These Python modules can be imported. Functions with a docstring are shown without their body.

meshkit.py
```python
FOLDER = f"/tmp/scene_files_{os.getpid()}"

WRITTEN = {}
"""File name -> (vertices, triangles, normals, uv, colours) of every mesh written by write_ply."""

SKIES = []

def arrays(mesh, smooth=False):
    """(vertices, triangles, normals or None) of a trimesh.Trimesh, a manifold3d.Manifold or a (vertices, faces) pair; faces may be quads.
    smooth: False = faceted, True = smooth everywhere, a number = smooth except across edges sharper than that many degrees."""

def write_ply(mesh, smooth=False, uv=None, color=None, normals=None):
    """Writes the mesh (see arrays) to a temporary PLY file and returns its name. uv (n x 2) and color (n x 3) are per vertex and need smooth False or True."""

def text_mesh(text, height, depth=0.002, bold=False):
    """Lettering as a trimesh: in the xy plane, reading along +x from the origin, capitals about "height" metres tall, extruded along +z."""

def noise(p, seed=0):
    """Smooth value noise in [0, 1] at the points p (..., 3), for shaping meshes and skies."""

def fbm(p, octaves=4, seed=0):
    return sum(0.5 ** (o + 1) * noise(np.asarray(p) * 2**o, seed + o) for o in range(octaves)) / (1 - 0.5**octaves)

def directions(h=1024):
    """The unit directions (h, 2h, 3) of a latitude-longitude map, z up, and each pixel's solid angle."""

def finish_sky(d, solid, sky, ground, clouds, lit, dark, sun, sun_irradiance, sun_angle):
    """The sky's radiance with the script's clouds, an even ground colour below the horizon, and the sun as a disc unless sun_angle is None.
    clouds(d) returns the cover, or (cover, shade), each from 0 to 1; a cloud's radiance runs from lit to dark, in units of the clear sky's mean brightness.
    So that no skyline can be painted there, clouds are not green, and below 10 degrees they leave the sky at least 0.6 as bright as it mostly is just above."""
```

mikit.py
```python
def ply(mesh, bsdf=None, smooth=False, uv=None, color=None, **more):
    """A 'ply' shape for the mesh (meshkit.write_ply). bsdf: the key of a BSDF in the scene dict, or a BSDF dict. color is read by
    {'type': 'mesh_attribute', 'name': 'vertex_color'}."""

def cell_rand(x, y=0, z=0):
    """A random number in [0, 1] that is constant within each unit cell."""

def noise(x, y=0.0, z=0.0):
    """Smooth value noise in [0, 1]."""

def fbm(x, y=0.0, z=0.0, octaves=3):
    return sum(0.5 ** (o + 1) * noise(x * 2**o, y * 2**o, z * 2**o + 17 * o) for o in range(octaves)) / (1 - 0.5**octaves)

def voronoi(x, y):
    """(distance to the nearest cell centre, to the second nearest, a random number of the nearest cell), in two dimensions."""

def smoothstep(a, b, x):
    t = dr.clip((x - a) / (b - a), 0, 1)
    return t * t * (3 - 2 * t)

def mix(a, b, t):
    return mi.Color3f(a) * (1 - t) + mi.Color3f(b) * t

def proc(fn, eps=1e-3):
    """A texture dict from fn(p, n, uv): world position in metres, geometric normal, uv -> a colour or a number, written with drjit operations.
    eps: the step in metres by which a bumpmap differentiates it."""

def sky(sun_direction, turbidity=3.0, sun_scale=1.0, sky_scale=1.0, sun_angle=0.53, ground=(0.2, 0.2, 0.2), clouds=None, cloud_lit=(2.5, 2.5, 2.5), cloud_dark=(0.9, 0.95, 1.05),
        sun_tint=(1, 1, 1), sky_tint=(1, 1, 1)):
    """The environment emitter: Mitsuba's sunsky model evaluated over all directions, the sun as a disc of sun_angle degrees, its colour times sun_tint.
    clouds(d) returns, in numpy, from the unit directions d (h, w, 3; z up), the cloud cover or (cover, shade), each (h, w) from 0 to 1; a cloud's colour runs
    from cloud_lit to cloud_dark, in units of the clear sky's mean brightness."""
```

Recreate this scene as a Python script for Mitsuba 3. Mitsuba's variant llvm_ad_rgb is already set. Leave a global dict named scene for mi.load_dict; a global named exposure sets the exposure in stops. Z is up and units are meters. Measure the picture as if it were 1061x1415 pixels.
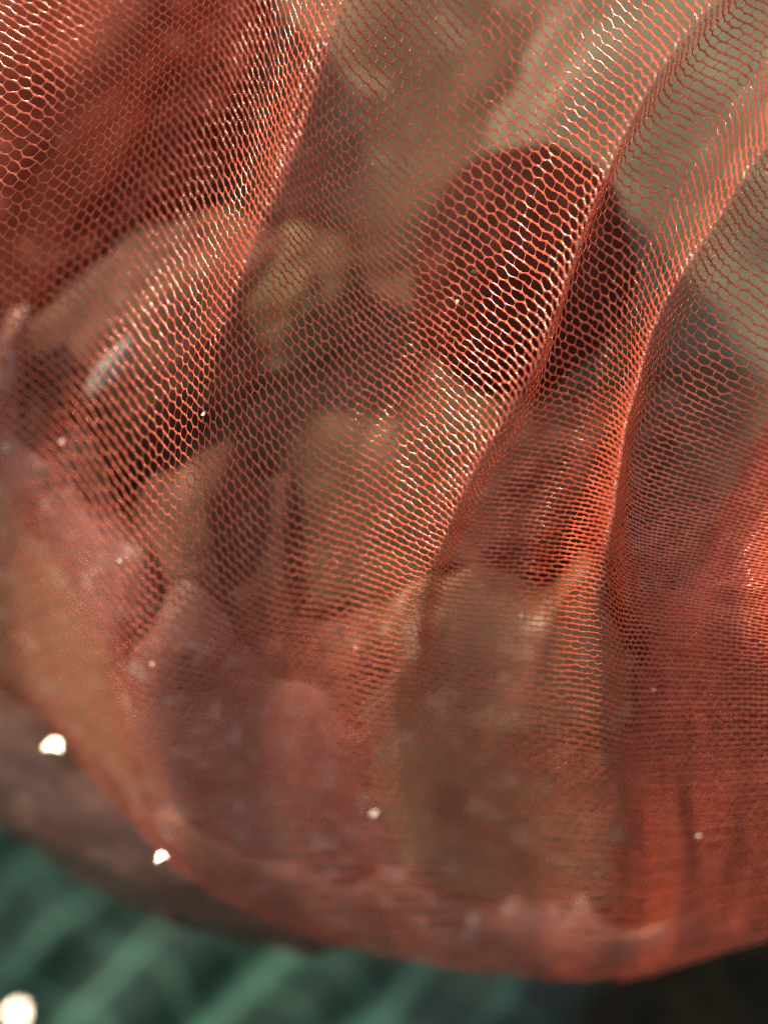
import math
import numpy as np
import trimesh
import drjit as dr
import mitsuba as mi
import mikit
import meshkit
from scipy.interpolate import PchipInterpolator, CubicSpline

# ---------------------------------------------------------------- camera, sky, exposure
T = mi.ScalarTransform4f
PITCH = math.radians(35.0)
EYE = np.array([0.0, 0.0, 0.50])
FWD = np.array([0.0, math.cos(PITCH), -math.sin(PITCH)])
RIGHT = np.array([1.0, 0.0, 0.0])
UP = np.array([0.0, math.sin(PITCH), math.cos(PITCH)])
FOCUS = 0.300                                    # metres to the sharp folds of the net
MM_PER_UNIT = 0.160 / 1061.0                     # design grid of the bag: 1061 units are 160 mm at the focus

exposure = 1.75
scene, labels = {}, {}
scene['camera'] = {
    'type': 'thinlens', 'fov': math.degrees(2 * math.atan(0.080 / FOCUS)), 'fov_axis': 'x',
    'aperture_radius': 0.010, 'focus_distance': FOCUS, 'near_clip': 0.02, 'far_clip': 200.0,
    'to_world': T().look_at(origin=EYE.tolist(), target=(EYE + FWD).tolist(), up=UP.tolist()),
}
SUN = np.array([-0.62, 0.08, 0.68])


def cover(d):
    n = meshkit.fbm(d * [3.0, 3.0, 5.0] + 4.0, 4, 3)
    return 0.55 + 0.45 * np.clip((n - 0.42) * 5, 0, 1)


scene['sky'] = mikit.sky(SUN.tolist(), turbidity=4, sun_scale=0.98, sun_angle=8.0, sky_scale=1.2, sun_tint=(1.0, 0.96, 0.9), clouds=cover,
                         cloud_lit=(1.25, 1.15, 1.0), cloud_dark=(0.6, 0.57, 0.52))

fbm, noise, smoothstep, mix = mikit.fbm, mikit.noise, mikit.smoothstep, mikit.mix


# ---------------------------------------------------------------- placing
def at(x, y, c=0.0):
    """Design grid (x right, y down) and relief c in mm (towards the viewer) -> world point on the leaning bag."""
    x, y, c = np.broadcast_arrays(np.asarray(x, float), np.asarray(y, float), np.asarray(c, float))
    z = FOCUS - c * 1e-3
    a = (x - 530.5) * MM_PER_UNIT * z / FOCUS
    b = (707.5 - y) * MM_PER_UNIT * z / FOCUS
    return EYE + RIGHT * a[..., None] + UP * b[..., None] + FWD * z[..., None]


# ---------------------------------------------------------------- materials
def thread_colour(p, n, uv):
    k = fbm(p.x * 260, p.y * 260, p.z * 260)
    return mix((0.54, 0.07, 0.034), (0.78, 0.18, 0.095), k)


scene['mat_thread'] = {
    'type': 'blendbsdf', 'weight': 0.22,
    'a': {'type': 'twosided', 'b': {'type': 'principled', 'base_color': mikit.proc(thread_colour), 'roughness': 0.19, 'specular': 1.0, 'clearcoat': 1.0, 'clearcoat_gloss': 0.96}},
    'b': {'type': 'principledthin', 'base_color': mikit.proc(thread_colour), 'roughness': 0.17, 'eta': 1.55, 'diff_trans': 1.1}}


def skin(dark, mid, pale, scale, seed, wet=True):
    def fn(p, n, uv):
        a = fbm(p.x * scale + seed, p.y * scale, p.z * scale, 4)
        b = fbm(p.x * scale * 3.1 + seed, p.y * scale * 3.1 + 7, p.z * scale * 3.1, 3)
        c = mix(dark, mid, smoothstep(0.3, 0.6, a))
        return mix(c, pale, smoothstep(0.56, 0.78, b) * 0.8)
    return {'type': 'twosided', 'b': {'type': 'principled', 'base_color': mikit.proc(fn), 'roughness': 0.42 if wet else 0.7, 'specular': 0.45 if wet else 0.15,
                                     'clearcoat': 0.3 if wet else 0.0, 'clearcoat_gloss': 0.7}}


scene['mat_dark_lump'] = skin((0.04, 0.010, 0.007), (0.075, 0.020, 0.013), (0.12, 0.04, 0.03), 45, 1, wet=False)
scene['mat_tan_lump'] = skin((0.19, 0.10, 0.058), (0.29, 0.175, 0.105), (0.44, 0.33, 0.25), 60, 5)
scene['mat_pink_lump'] = skin((0.20, 0.088, 0.066), (0.31, 0.155, 0.125), (0.46, 0.36, 0.34), 75, 9)
scene['mat_olive_lump'] = skin((0.13, 0.10, 0.055), (0.20, 0.16, 0.09), (0.30, 0.25, 0.15), 40, 13, wet=False)
scene['mat_umber_lump'] = skin((0.12, 0.06, 0.043), (0.19, 0.10, 0.07), (0.27, 0.16, 0.12), 50, 17, wet=False)
scene['mat_rust_lump'] = skin((0.13, 0.022, 0.012), (0.20, 0.04, 0.022), (0.27, 0.08, 0.05), 45, 23, wet=False)
scene['mat_brown_lump'] = skin((0.17, 0.115, 0.075), (0.25, 0.175, 0.115), (0.34, 0.26, 0.18), 40, 27, wet=False)
scene['mat_pale_lump'] = skin((0.20, 0.18, 0.13), (0.28, 0.26, 0.19), (0.36, 0.34, 0.26), 40, 33, wet=False)
scene['mat_rock'] = skin((0.012, 0.011, 0.007), (0.03, 0.026, 0.014), (0.07, 0.05, 0.025), 60, 43, wet=False)
scene['mat_wet_lump'] = skin((0.055, 0.03, 0.024), (0.12, 0.06, 0.046), (0.2, 0.11, 0.09), 40, 47)
scene['mat_flake'] = {'type': 'principled', 'base_color': {'type': 'rgb', 'value': (0.19, 0.215, 0.22)}, 'roughness': 0.3}
scene['mat_drop'] = {'type': 'principled', 'base_color': {'type': 'rgb', 'value': (0.96, 0.94, 0.92)}, 'roughness': 0.10, 'spec_trans': 0.92, 'eta': 1.33}
scene['mat_glint'] = {'type': 'roughplastic', 'alpha': 0.13, 'int_ior': 1.45, 'diffuse_reflectance': {'type': 'rgb', 'value': (0.30, 0.2, 0.17)}}
scene['mat_puddle'] = {'type': 'roughplastic', 'alpha': 0.02, 'int_ior': 1.45, 'diffuse_reflectance': {'type': 'rgb', 'value': (0.07, 0.04, 0.03)}}


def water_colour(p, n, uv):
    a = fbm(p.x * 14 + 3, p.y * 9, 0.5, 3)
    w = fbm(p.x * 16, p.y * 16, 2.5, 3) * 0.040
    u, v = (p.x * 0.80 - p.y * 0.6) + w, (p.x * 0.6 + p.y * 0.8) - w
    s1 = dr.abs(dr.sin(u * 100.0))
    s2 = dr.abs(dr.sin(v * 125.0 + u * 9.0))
    painted_ripple = smoothstep(0.42, 0.04, s1) + smoothstep(0.35, 0.05, s2) * 0.45
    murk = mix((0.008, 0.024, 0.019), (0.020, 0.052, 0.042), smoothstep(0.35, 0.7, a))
    return mix(murk, (0.115, 0.30, 0.245), dr.minimum(painted_ripple * smoothstep(0.25, 0.7, a), 1))   # pale ripple light painted over the murky base colour


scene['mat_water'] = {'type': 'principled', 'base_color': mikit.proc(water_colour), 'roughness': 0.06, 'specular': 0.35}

# ---------------------------------------------------------------- water
WATER_Z = 0.11


def build_water():
    g = np.linspace(-1, 1, 420)
    st = 0.55 * g + 30 * np.sign(g) * np.abs(g) ** 9
    X, Y = np.meshgrid(st, st + 0.45)
    near = np.exp(-((X / 1.2) ** 2 + ((Y - 0.45) / 1.2) ** 2))
    q = np.stack([X, Y, 0 * X], -1)
    wob = meshkit.fbm(q * 9, 3, 5) * 2.2
    u = (X * 0.86 - Y * 0.5)
    h = 0.0042 * np.sin(u * 130 + wob * 3.0) + 0.0040 * (meshkit.fbm(q * 22, 3, 8) - 0.5)
    Z = WATER_Z + h * near
    n = len(g)
    i = np.arange(n * n).reshape(n, n)
    f = np.stack([i[:-1, :-1], i[:-1, 1:], i[1:, 1:], i[1:, :-1]], -1).reshape(-1, 4)
    return np.stack([X, Y, Z], -1).reshape(-1, 3), f


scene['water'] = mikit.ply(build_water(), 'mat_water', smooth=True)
labels['water'] = {'label': 'murky teal water with soft ripples below the red net', 'category': 'water', 'kind': 'structure'}


# ---------------------------------------------------------------- net
def tubes(P, N, R, sides, flat=1.0):
    """P (m, k, 3): m strands of k points; N their surface normals; R (m, k) radii -> (vertices, quads)."""
    m, k, _ = P.shape
    t = np.gradient(P, axis=1)
    t /= np.linalg.norm(t, axis=-1, keepdims=True) + 1e-12
    b = np.cross(t, N)
    b /= np.linalg.norm(b, axis=-1, keepdims=True) + 1e-12
    n = np.cross(b, t)
    ang = np.arange(sides) * 2 * np.pi / sides
    v = P[:, :, None] + R[:, :, None, None] * (flat * np.cos(ang)[:, None] * n[:, :, None] + np.sin(ang)[:, None] * b[:, :, None])
    i = np.arange(m * k * sides).reshape(m, k, sides)
    j = np.roll(i, -1, axis=2)
    f = np.stack([i[:, :-1], j[:, :-1], j[:, 1:], i[:, 1:]], -1).reshape(-1, 4)
    return v.reshape(-1, 3), f


def merge(parts):
    vs, fs, o = [], [], 0
    for v, f in parts:
        vs.append(v)
        fs.append(f + o)
        o += len(v)
    return np.vstack(vs), np.vstack(fs)


def knit(surface, ns, nt, radius, sub=4, sides=6, seed=0, zig=0.30, inside=None, thin=None, flat=0.7):
    """A hexagonal knit on surface(s, t) for s in 0..ns, t in 0..nt lattice units: zigzag threads along s, links between neighbours along t."""
    rng = np.random.default_rng(seed)
    S, R = np.meshgrid(np.arange(ns + 1), np.arange(nt + 1))
    up = ((S + R) % 2) * 2 - 1                       # which way the zigzag leans at this node
    jit = rng.normal(0, 0.075, S.shape + (2,))
    s = S + jit[..., 0]
    t = R + up * (0.5 - zig) + jit[..., 1]
    t = t - up * 0.5 + up * zig
    t = R + up * zig * 0.5 + jit[..., 1]
    fine_i = np.arange(ns * sub + 1) / sub
    ss = CubicSpline(np.arange(ns + 1), s, axis=1)(fine_i)
    tt = PchipInterpolator(np.arange(ns + 1), t, axis=1)(fine_i)
    P = surface(ss, tt)
    e = 0.05
    N = np.cross(surface(ss + e, tt) - P, surface(ss, tt + e) - P)
    N /= np.linalg.norm(N, axis=-1, keepdims=True) + 1e-12
    bob = CubicSpline(np.arange(ns + 1), rng.normal(0, 0.32, S.shape), axis=1)(fine_i)     # threads ride over and under one another
    P = P + N * (bob * radius)[..., None]
    knot = np.abs(fine_i - np.round(fine_i))
    rad = radius * (0.84 + 0.85 * np.exp(-(knot / 0.16) ** 2))[None] * (1 + rng.normal(0, 0.07, (nt + 1, 1)))
    rad = np.broadcast_to(rad, tt.shape) * (1 if thin is None else thin(tt))
    P = P + N * (0.25 * radius * np.exp(-(knot / 0.2) ** 2))[None, :, None]
    # keep the stretches of thread inside the wanted patch, in lengths of 6 nodes
    parts = []
    step = 6 * sub
    for a in range(0, ns * sub, step):
        sl = slice(a, min(a + step, ns * sub) + 1)
        ok = np.ones(nt + 1, bool) if inside is None else inside(P[:, sl].mean(1))
        ok = ok & (np.linalg.norm(P[:, sl][:, -1] - P[:, sl][:, 0], axis=-1) > 5e-4)
        if ok.any():
            parts.append(tubes(P[ok, sl], N[ok, sl], rad[ok, sl], sides, flat))
    # links: from a node leaning down (+t) to the node of the next row leaning up (-t)
    r, c = np.nonzero(up[:-1] > 0)
    A, B = P[r, c * sub], P[r + 1, c * sub]
    na = N[r, c * sub]
    lt = np.ones(len(r)) if thin is None else thin(tt[r, c * sub])
    if inside is not None:
        ok = inside((A + B) / 2)
        A, B, na, lt = A[ok], B[ok], na[ok], lt[ok]
    w = np.linspace(0, 1, 4)[None, :, None]
    L = A[:, None] * (1 - w) + B[:, None] * w
    prof = np.array([0.8, 0.37, 0.37, 0.8]) * radius
    keep = np.linalg.norm(A - B, axis=1) > 1e-4
    L, na, lt = L[keep], na[keep], lt[keep]
    parts.append(tubes(L, np.repeat(na[:, None], 4, 1), np.broadcast_to(prof, L.shape[:2]) * lt[:, None], 5))
    return merge(parts)


# Guide lines of the bag's front: every line runs down a ridge or a valley of the cloth, one point per weft level
#          level:   -3             -2            -1            0            1            2            3            4            5            6            7            8
G = [
    (0, [(150, -1150), (100, -900), (50, -680), (0, -520), (-40, -350), (-100, -200), (-180, -50), (-270, 100), (-340, 250), (-390, 390), (-430, 510), (-440, 610)], -5),
    (16, [(460, -960), (410, -720), (350, -530), (295, -380), (245, -190), (175, -20), (90, 150), (-40, 300), (-100, 460), (-150, 600), (-200, 720), (-220, 820)], 9),
    (34, [(640, -880), (570, -680), (500, -480), (430, -280), (370, -70), (290, 115), (200, 300), (110, 460), (60, 590), (20, 730), (5, 860), (40, 985)], -7),
    'AMID',
    (50, [(760, -740), (680, -540), (600, -330), (520, -120), (430, 130), (370, 310), (300, 500), (250, 670), (215, 830), (190, 960), (205, 1075), (250, 1210)], 7),
    (66, [(960, -560), (860, -340), (750, -140), (640, 70), (545, 300), (490, 480), (420, 680), (380, 820), (360, 920), (360, 1015), (390, 1140), (440, 1298)], -6),
    (76, [(1090, -340), (970, -165), (850, 10), (748, 195), (655, 402), (575, 570), (510, 740), (478, 855), (452, 950), (450, 1050), (480, 1170), (540, 1325)], -3),
    (84, [(1165, -210), (1040, -55), (915, 98), (822, 280), (745, 500), (650, 660), (595, 790), (570, 890), (540, 980), (540, 1080), (570, 1200), (640, 1340)], 7),
    (89, [(1158, -170), (1034, -18), (905, 138), (810, 322), (740, 540), (655, 690), (612, 805), (600, 900), (590, 985), (600, 1090), (640, 1210), (700, 1348)], -3),
    (97, [(1225, -120), (1105, 35), (980, 190), (870, 385), (805, 562), (740, 700), (715, 815), (700, 915), (690, 1010), (700, 1105), (730, 1220), (750, 1354)], -6),
    (106, [(1205, -20), (1105, 140), (1000, 290), (905, 450), (862, 600), (845, 720), (830, 830), (830, 930), (830, 1030), (830, 1120), (830, 1230), (800, 1357)], 8),
    (112, [(1215, 0), (1120, 165), (1020, 320), (915, 490), (868, 640), (862, 755), (862, 850), (868, 945), (870, 1040), (875, 1125), (880, 1232), (860, 1350)], -1),
    (124, [(1400, 60), (1290, 250), (1170, 420), (1070, 580), (1010, 690), (970, 780), (950, 860), (950, 945), (955, 1035), (965, 1125), (975, 1215), (960, 1325)], -5),
    (138, [(1600, 150), (1500, 350), (1400, 520), (1290, 660), (1210, 740), (1160, 810), (1130, 880), (1120, 950), (1120, 1030), (1130, 1115), (1135, 1190), (1120, 1275)], 1),
    (156, [(1800, 250), (1750, 450), (1650, 620), (1560, 740), (1480, 790), (1420, 830), (1390, 880), (1380, 940), (1380, 1010), (1390, 1090), (1390, 1160), (1370, 1220)], -2),
]
k = G.index('AMID')
G[k] = (43, [(a[0] * .33 + b[0] * .67, a[1] * .33 + b[1] * .67) for a, b in zip(G[k - 1][1], G[k + 1][1])], 2)
BASE = np.array([2, 1, 1, 0, 0, -1, -5, -13, -22, -31, -41, -56.0])       # the bag's belly recedes towards its bottom
ROWS = [0, 10, 20, 30, 41, 53, 64, 72, 79, 86, 92, 98, 103]  # weft rows at each level
gs = np.array([g[0] for g in G], float)
gx = np.array([[p[0] for p in g[1]] for g in G], float)
gy = np.array([[p[1] for p in g[1]] for g in G], float)
fade = np.array([0.7, 0.8, 1, 1, 1, 1, 0.92, 0.68, 0.45, 0.32, 0.25, 0.2])
SINK = np.interp(gs, [0, 34, 50, 66, 84, 97, 106, 124, 156], [1.12, 1.1, 0.82, 0.95, 0.95, 0.95, 0.85, 0.68, 0.6])   # the right side of the belly recedes less
gc = np.array([[1.25 * g[2] * f + b * k for f, b in zip(fade, BASE)] for g, k in zip(G, SINK)], float)
# the cloth turns under at the bottom
gx = np.hstack([gx, gx[:, -1:] + 4])
gy = np.hstack([gy, gy[:, -1:] - 45])
gc = np.hstack([gc, gc[:, -1:] - 30])

fine_s = np.linspace(0, gs[-1], 800)
fine_t = np.linspace(0, ROWS[-1], 700)


def spread(a):
    a = PchipInterpolator(gs, a, axis=0)(fine_s)
    return PchipInterpolator(np.array(ROWS, float), a, axis=1)(fine_t)


from scipy.ndimage import map_coordinates, gaussian_filter, minimum_filter, distance_transform_edt
FX, FY, FC = (gaussian_filter(spread(a), (3, 7), mode='nearest') for a in (gx, gy, gc))
w1 = meshkit.fbm(np.stack(np.meshgrid(fine_s / 9, fine_t / 12, [0.3], indexing='ij'), -1)[:, :, 0], 3, 21) - 0.5
w2 = meshkit.fbm(np.stack(np.meshgrid(fine_s / 9, fine_t / 12, [7.3], indexing='ij'), -1)[:, :, 0], 3, 22) - 0.5
w3 = meshkit.fbm(np.stack(np.meshgrid(fine_s / 7, fine_t / 16, [3.3], indexing='ij'), -1)[:, :, 0], 3, 23) - 0.5
FX, FY, FC = FX + 13 * w1, FY + 15 * w2, FC + 8.0 * w3
soft = [gaussian_filter(F, (16, 16), mode='nearest') for F in (FX, FY, FC)]


def sheet(s, t, maps, sink=0.0):
    q = np.stack([np.clip(s, 0, gs[-1]) / gs[-1] * (len(fine_s) - 1), np.clip(t, 0, ROWS[-1]) / ROWS[-1] * (len(fine_t) - 1)])
    x, y, c = (map_coordinates(F, q.reshape(2, -1), order=1, mode='nearest').reshape(s.shape) for F in maps)
    return at(x, y, c - sink)


FINE, SLANT = 1.6, 0.10


def front(s, t):
    return sheet(s / FINE, t / FINE - SLANT * (np.minimum(s / FINE, 88) - 60), (FX, FY, FC))


def near_frame(margin):
    def fn(P):
        d = P - EYE
        z = d @ FWD
        x = d @ RIGHT / z * FOCUS / MM_PER_UNIT + 530.5
        y = 707.5 - d @ UP / z * FOCUS / MM_PER_UNIT
        return (x > -margin) & (x < 1061 + margin) & (y > -margin) & (y < 1415 + margin)
    return fn


FRONT = knit(front, int(gs[-1] * FINE), int((ROWS[-1] + SLANT * 110) * FINE), 0.00024, sub=4, sides=8, seed=4, zig=0.14, inside=near_frame(130), flat=0.42,
             thin=lambda t: np.interp(t / FINE, [45, 62, 80], [1.0, 1.0, 0.95]))
scene['net_bag__netting'] = mikit.ply(FRONT, 'mat_thread', smooth=True)
labels['net_bag'] = {'label': 'wet red net bag of fine hexagonal mesh hanging in folds above teal water', 'category': 'net bag'}
labels['net_bag__netting'] = {'label': 'front layer of red knitted mesh in folds', 'kind': 'stuff'}


# the rear wall of the bag, behind what it holds
def rear(s, t):
    x = -220 + s * 12.5
    y = -200 + t * 15.5
    q = np.stack([x / 130, y / 420, 0 * x], -1)
    c = -96 + 22 * (meshkit.fbm(q, 3, 31) - 0.5) 
    y = y + 0.45 * (x - 530)
    return at(x, y, c)


def smooth(a, b, x):
    k = np.clip((x - a) / (b - a), 0, 1)
    return k * k * (3 - 2 * k)


def rear_inside(P):
    d = P - EYE
    z = d @ FWD
    x = d @ RIGHT / z * FOCUS / MM_PER_UNIT + 530.5
    y = 707.5 - d @ UP / z * FOCUS / MM_PER_UNIT
    edge = np.interp(x, [-200, 0, 250, 450, 780, 1061, 1250], [840, 860, 900, 900, 900, 860, 800])
    return near_frame(130)(P) & (y < edge)


scene['net_bag__rear_netting'] = mikit.ply(knit(rear, 120, 110, 0.00036, sub=2, sides=4, seed=8, zig=0.17, inside=rear_inside), 'mat_thread', smooth=True)
labels['net_bag__rear_netting'] = {'label': 'blurred rear layer of red mesh', 'kind': 'stuff'}


def fold_inside(P):
    d = P - EYE
    z = d @ FWD
    x = d @ RIGHT / z * FOCUS / MM_PER_UNIT + 530.5
    y = 707.5 - d @ UP / z * FOCUS / MM_PER_UNIT
    edge = np.interp(y, [400, 590, 820, 930, 1050, 1250, 1400], [1210, 1066, 935, 885, 868, 850, 850])
    return near_frame(130)(P) & (x > edge)


def fold(s, t):
    return sheet(s / 1.9, t / 2.3, (FX + 4, FY + 6, FC), 6.5)


scene['net_bag__inner_fold'] = mikit.ply(knit(fold, int(gs[-1] * 1.9), int(101 * 2.3), 0.00024, sub=2, sides=4, seed=12, zig=0.2, inside=fold_inside), 'mat_thread', smooth=True)
labels['net_bag__inner_fold'] = {'label': 'dense orange-red second layer of mesh folded under at the right edge', 'kind': 'stuff'}


# ---------------------------------------------------------------- what the bag holds
def press_map():
    """The deepest relief of the front cloth per 8-unit cell: what lies in the bag cannot come nearer than the cloth."""
    W, H, o = 200, 240, 270
    m = np.full((H, W), np.nan)
    i, j = ((FX + o) // 8).astype(int), ((FY + o) // 8).astype(int)
    ok = (i >= 0) & (i < W) & (j >= 0) & (j < H) & (np.arange(FX.shape[1])[None] < 0.965 * FX.shape[1])
    order = np.argsort(-FC[ok])
    m[j[ok][order], i[ok][order]] = FC[ok][order]
    near = distance_transform_edt(np.isnan(m), return_distances=True, return_indices=True)
    far = near[0]
    m = m[tuple(near[1])]
    m = gaussian_filter(minimum_filter(m, 5), 3.0)
    return m, far, o


PRESS, OUTSIDE, PO = press_map()


def lump(key, x, y, c, rx, ry, rz, turn, mat, seed, rough=0.34, detail=5, pressed=True):
    m = trimesh.creation.icosphere(subdivisions=detail)
    v = np.array(m.vertices)
    r = 1 + rough * (meshkit.fbm(v * 1.6 + seed, 3, seed) - 0.5) * 2 + 0.05 * (meshkit.fbm(v * 7 + seed, 3, seed + 1) - 0.5)
    v = v * r[:, None] * np.array([rx, ry, rz]) * 1e-3
    ca, sa = math.cos(math.radians(turn)), math.sin(math.radians(turn))
    a, b = v[:, 0] * ca - v[:, 1] * sa, v[:, 0] * sa + v[:, 1] * ca
    P = at(x, y, c) + a[:, None] * RIGHT + b[:, None] * UP - v[:, 2:] * FWD
    if pressed:
        d = P - EYE
        z = d @ FWD
        gx_, gy_ = d @ RIGHT / z * FOCUS / MM_PER_UNIT + 530.5, 707.5 - d @ UP / z * FOCUS / MM_PER_UNIT
        lim = map_coordinates(PRESS, [(gy_ + PO) / 8, (gx_ + PO) / 8], order=1, mode='nearest')
        cc = (FOCUS - z) * 1e3
        over = np.minimum(np.maximum(cc - (lim - 2.0), 0), (cc - c + rz) * 0.85)
        P = P + FWD * (over * 1e-3)[:, None]
    scene[key] = mikit.ply((P, np.array(m.faces)), mat, smooth=True)


LUMPS = [
    ('lump', 725, 370, -50, 26, 31, 12, -25, 'mat_dark_lump', 1, 'dark red-brown rounded lump behind the sharp crease of the net'),
    ('lump_004', 410, 420, -60, 14, 20, 9, -28, 'mat_olive_lump', 6, 'dull olive-beige piece behind the shiny middle fold'),
    ('lump_005', 980, 280, -74, 66, 70, 12, -20, 'mat_pale_lump', 7, 'large pale olive-beige lump at the upper right behind the net'),
    ('lump_006', 100, 170, -62, 64, 40, 14, 50, 'mat_rust_lump', 8, 'rust-red lump behind the reddish folds at the upper left'),
    ('lump_007', 750, 680, -46, 34, 17, 12, 25, 'mat_umber_lump', 10, 'dark brown lump behind the middle of the net'),
    ('lump_008', 190, 1120, -74, 66, 21, 20, -27, 'mat_wet_lump', 52, 'dark wet rounded lump hanging out at the lower left of the bag'),
    ('lump_010', 560, 150, -80, 60, 60, 12, -20, 'mat_brown_lump', 14, 'grey-brown lump behind the upper middle of the net'),
    ('lump_011', 540, 660, -76, 78, 58, 14, -30, 'mat_brown_lump', 15, 'dull brown lump behind the centre of the net'),
    ('lump_012', 170, 480, -60, 50, 26, 12, 30, 'mat_umber_lump', 16, 'dull umber lump above the pink one at the left edge'),
    ('lump_013', 980, 720, -74, 50, 50, 12, -30, 'mat_brown_lump', 18, 'brown lump behind the right edge of the net'),
]
for key, x, y, c, rx, ry, rz, turn, mat, seed, text in LUMPS:
    lump(key, x, y, c, rx, ry, rz, turn, mat, seed, rough=0.14 if key in ('lump', 'lump_008') else 0.34, pressed=key not in ('lump_008', 'lump_018'))
    labels[key] = {'label': text, 'category': 'lump'}

lump('flake', 152, 508, -42, 9, 2.6, 1.0, 52, 'mat_flake', 61)
labels['flake'] = {'label': 'narrow pale blue-grey flake behind the net at the upper left of the pink lump', 'category': 'flake'}

# soft wet lumps that lie against the cloth in the belly of the bag and take its shape
def resting(key, s0, s1, t0, t1, gap, thick, mat, seed, edge=(24, 3.5)):
    n = 72
    u, w = np.meshgrid(np.linspace(-1, 1, n), np.linspace(-1, 1, n), indexing='ij')
    a, b = u * np.sqrt(1 - w * w / 2), w * np.sqrt(1 - u * u / 2)
    r = np.maximum(np.abs(u), np.abs(w))
    wob = 1 + 0.5 * (meshkit.fbm(np.stack([a * 1.5 + seed, b * 1.5, 0 * a], -1), 3, seed) - 0.5)
    S = (s0 + s1) / 2 + a * wob * (s1 - s0) / 2
    R = (t0 + t1) / 2 + b * wob * (t1 - t0) / 2
    R = R - (b < 0) * b * b * (16 if edge[1] < 5 else 5) * (meshkit.fbm(np.stack([S / 8, 0 * S, 0 * S + seed], -1), 2, seed + 5) - 0.62) * -1
    dents = 2.2 * meshkit.fbm(np.stack([a * 4 + seed, b * 4, 0 * a], -1), 4, seed + 2)
    top = gap + dents + edge[0] * r ** edge[1]
    low = top + thick * (1 - r ** 4)
    V = np.stack([sheet(S, R, soft, top), sheet(S, R, soft, low)])
    i = np.arange(2 * n * n).reshape(2, n, n)
    f = np.vstack([np.stack([g[:-1, :-1], g[1:, :-1], g[1:, 1:], g[:-1, 1:]], -1).reshape(-1, 4) for g in (i[0], i[1][::-1])])
    m = trimesh.Trimesh(V.reshape(-1, 3), np.vstack([f[:, [0, 1, 2]], f[:, [0, 2, 3]]]), process=True)
    scene[key] = mikit.ply(m, mat, smooth=True)


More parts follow.
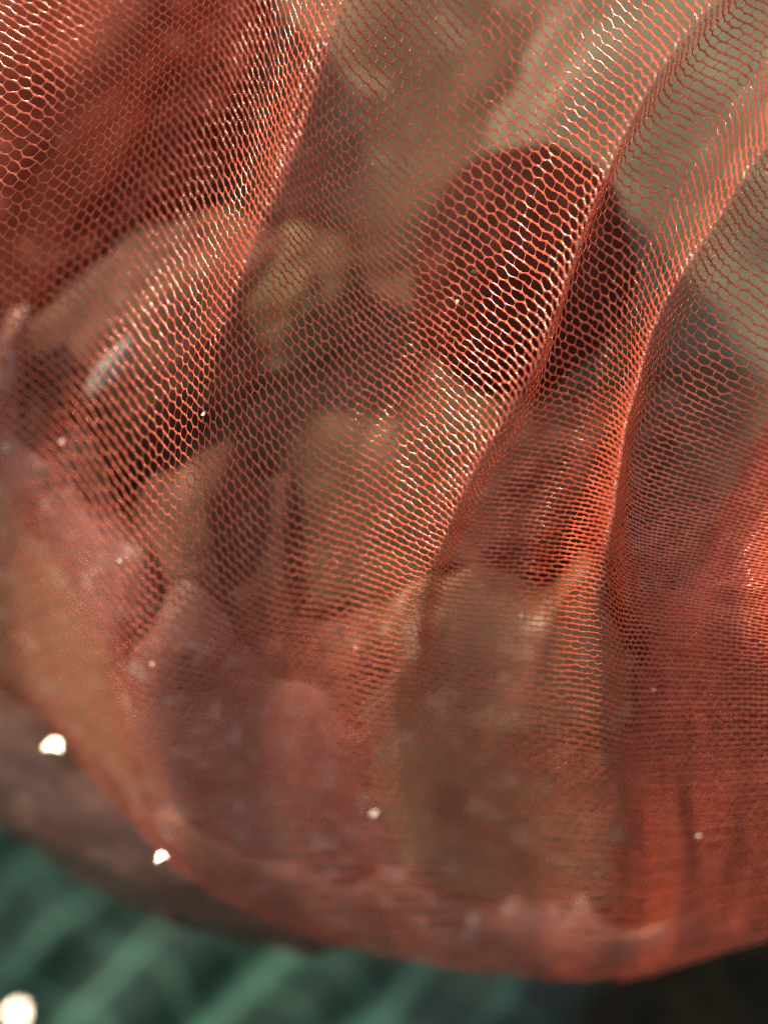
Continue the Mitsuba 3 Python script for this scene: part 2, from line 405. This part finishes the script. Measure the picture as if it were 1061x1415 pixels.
RESTING = [
    ('lump_001', 74, 122, 63, 100, 3.0, 18, 'mat_tan_lump', 2, 'large tan mottled lump pressing into the bottom of the bag'),
    ('lump_002', 6, 54, 79, 103, 1.8, 14, 'mat_tan_lump', 3, 'smooth tan lump at the left edge of the bag'),
    ('lump_017', 42, 98, 68, 92, 8.0, 14, 'mat_umber_lump', 36, 'umber lump behind the lower part of the shiny middle fold'),
    ('lump_003', 38, 94, 75, 101, 3.5, 18, 'mat_pink_lump', 4, 'pinkish pitted lump in the lower fold left of the large tan one'),
    ('lump_009', 8, 56, 76, 90, 3.5, 14, 'mat_pink_lump', 12, 'dull pink lump above the smooth tan one at the left edge'),
    ('lump_014', 102, 155, 56, 100, 7.5, 14, 'mat_rust_lump', 19, 'rust-red lump in the lower right corner of the bag'),
    ('lump_015', 36, 138, 92.5, 103.5, 0.8, 10, 'mat_pink_lump', 20, 'long pinkish lump lying lowest in the bottom of the bag'),
]
for key, s0, s1, t0, t1, gap, thick, mat, seed, text in RESTING:
    resting(key, s0, s1, t0, t1, gap, thick, mat, seed, edge=(13, 6) if key == 'lump_015' else (24, 3.5))
    labels[key] = {'label': text, 'category': 'lump'}

lump('rock', 1080, 1470, -150, 62, 36, 20, -12, 'mat_rock', 41, pressed=False)
labels['rock'] = {'label': 'dark olive-brown rock in the shade under the lower right of the bag', 'category': 'rock'}

# ---------------------------------------------------------------- drops of water
def cloth_relief(x, y):
    """(relief, level) of the front cloth at a place of the design grid, the foremost layer there."""
    d = (FX - x) ** 2 + (FY - y) ** 2
    i = np.argmax(np.where(d < d.min() + 12, FC, -1e9))
    return FC.ravel()[i]


DROPS = [(55, 645, 1.5, 'clear round drop split by a dark line near the left edge of the net'), (12, 620, 1.9, 'larger blurred drop at the very left edge of the net'),
         (85, 610, 1.0, 'small drop with a pale tail above the split one'), (165, 775, 1.1, 'ring-shaped drop at the upper rim of the tan lump on the left'),
         (210, 918, 1.0, 'small ring-shaped drop where the shiny fold meets the left tan lump'), (517, 1125, 1.9, 'round bubble-like drop low in the middle of the bag'),
         (281, 572, 1.5, 'shiny clear drop on the bright middle fold'), (632, 416, 1.7, 'clear drop in front of the dark red-brown lump'),
         (720, 850, 1.0, 'pale drop at the top of the large tan lump'), (903, 953, 0.9, 'pale drop on the orange-red folded mesh at the right'),
         (965, 1155, 0.9, 'small pale drop at the lower right of the bag'), (465, 872, 0.9, 'pale speck-like drop at the upper rim of the pinkish pitted lump'), (492, 895, 0.8, 'pale speck-like drop just right of the other speck above the pinkish lump'),
         (975, 958, 0.8, 'pale drop on the orange-red fold nearest the right edge'), (800, 335, 0.8, 'tiny clear drop beside the sharp crease'),
         (655, 375, 0.7, 'tiny drop just above the one in front of the dark lump')]
rng = np.random.default_rng(77)
BRIGHT = {517: 0.95, 720: 0.5, 903: 0.45, 965: 0.5, 85: 0.6, 281: 0.5, 632: 0.5, 210: 0.5, 165: 0.5}
for i, (x, y, r, text) in enumerate(DROPS):
    if x in BRIGHT:
        continue
    m = trimesh.creation.icosphere(subdivisions=3)
    v = np.array(m.vertices) * rng.uniform(0.75, 1.2, 3)
    v = v * (1 + 0.30 * (meshkit.fbm(v * 1.1 + i * 3.7, 2, i) - 0.5))[:, None]
    key = 'water_drop' + (f'_{i:03d}' if i else '')
    P = at(x, y, cloth_relief(x, y) + 0.35 * r) + v * r * 0.7e-3
    scene[key] = mikit.ply((P, np.array(m.faces)), 'mat_drop', smooth=True)
    labels[key] = {'label': text, 'category': 'water drop', 'group': 'water drops on the net'}

# flat beads of water added as glints, each tilted to mirror the sun

def bead(key, x, y, c, rx, ry, turn, text, category='water bead', group=None):
    g = at(x, y, c)
    v = EYE - g
    h = SUN / np.linalg.norm(SUN) + v / np.linalg.norm(v)
    h /= np.linalg.norm(h)
    a = np.cross(h, [0, 0, 1.0])
    a /= np.linalg.norm(a)
    b = np.cross(h, a)
    m = trimesh.creation.icosphere(subdivisions=4)
    p = np.array(m.vertices)
    ca, sa = math.cos(math.radians(turn)), math.sin(math.radians(turn))
    u, w = p[:, 0] * rx * (1 + 0.25 * p[:, 1] ** 2), p[:, 1] * ry + 0.75 * ry * p[:, 0] ** 2
    z = p[:, 2] * 0.05 * min(rx, ry)
    P = g + ((u * ca - w * sa)[:, None] * a + (u * sa + w * ca)[:, None] * b + z[:, None] * h) * 1e-3
    scene[key] = mikit.ply((P, np.array(m.faces)), 'mat_glint' if group else 'mat_puddle', smooth=True)
    labels[key] = {'label': text, 'category': category, **({'group': group} if group else {})}


bead('water_bead', 75, 1028, -40, 3.0, 2.0, 20, 'bright water bead glinting on the dark wet lump at the left edge')
bead('water_bead_001', 222, 1183, -27, 1.7, 1.3, 60, 'small oval bright water bead under the lower left fold of the net')
bead('water_bead_002', 25, 1398, -125, 4.5, 3.4, 10, 'bright white added sun glint in the lower left corner above the teal water')  # added sun sparkle of the water, floating above its surface
for i, (x, y, r, text) in enumerate(DROPS):
    if x in BRIGHT:
        bead('water_drop' + (f'_{i:03d}' if i else ''), x, y, cloth_relief(x, y) + 0.9, BRIGHT[x], BRIGHT[x] * 0.8, 25 + 40 * i, text, 'water drop', 'water drops on the net')
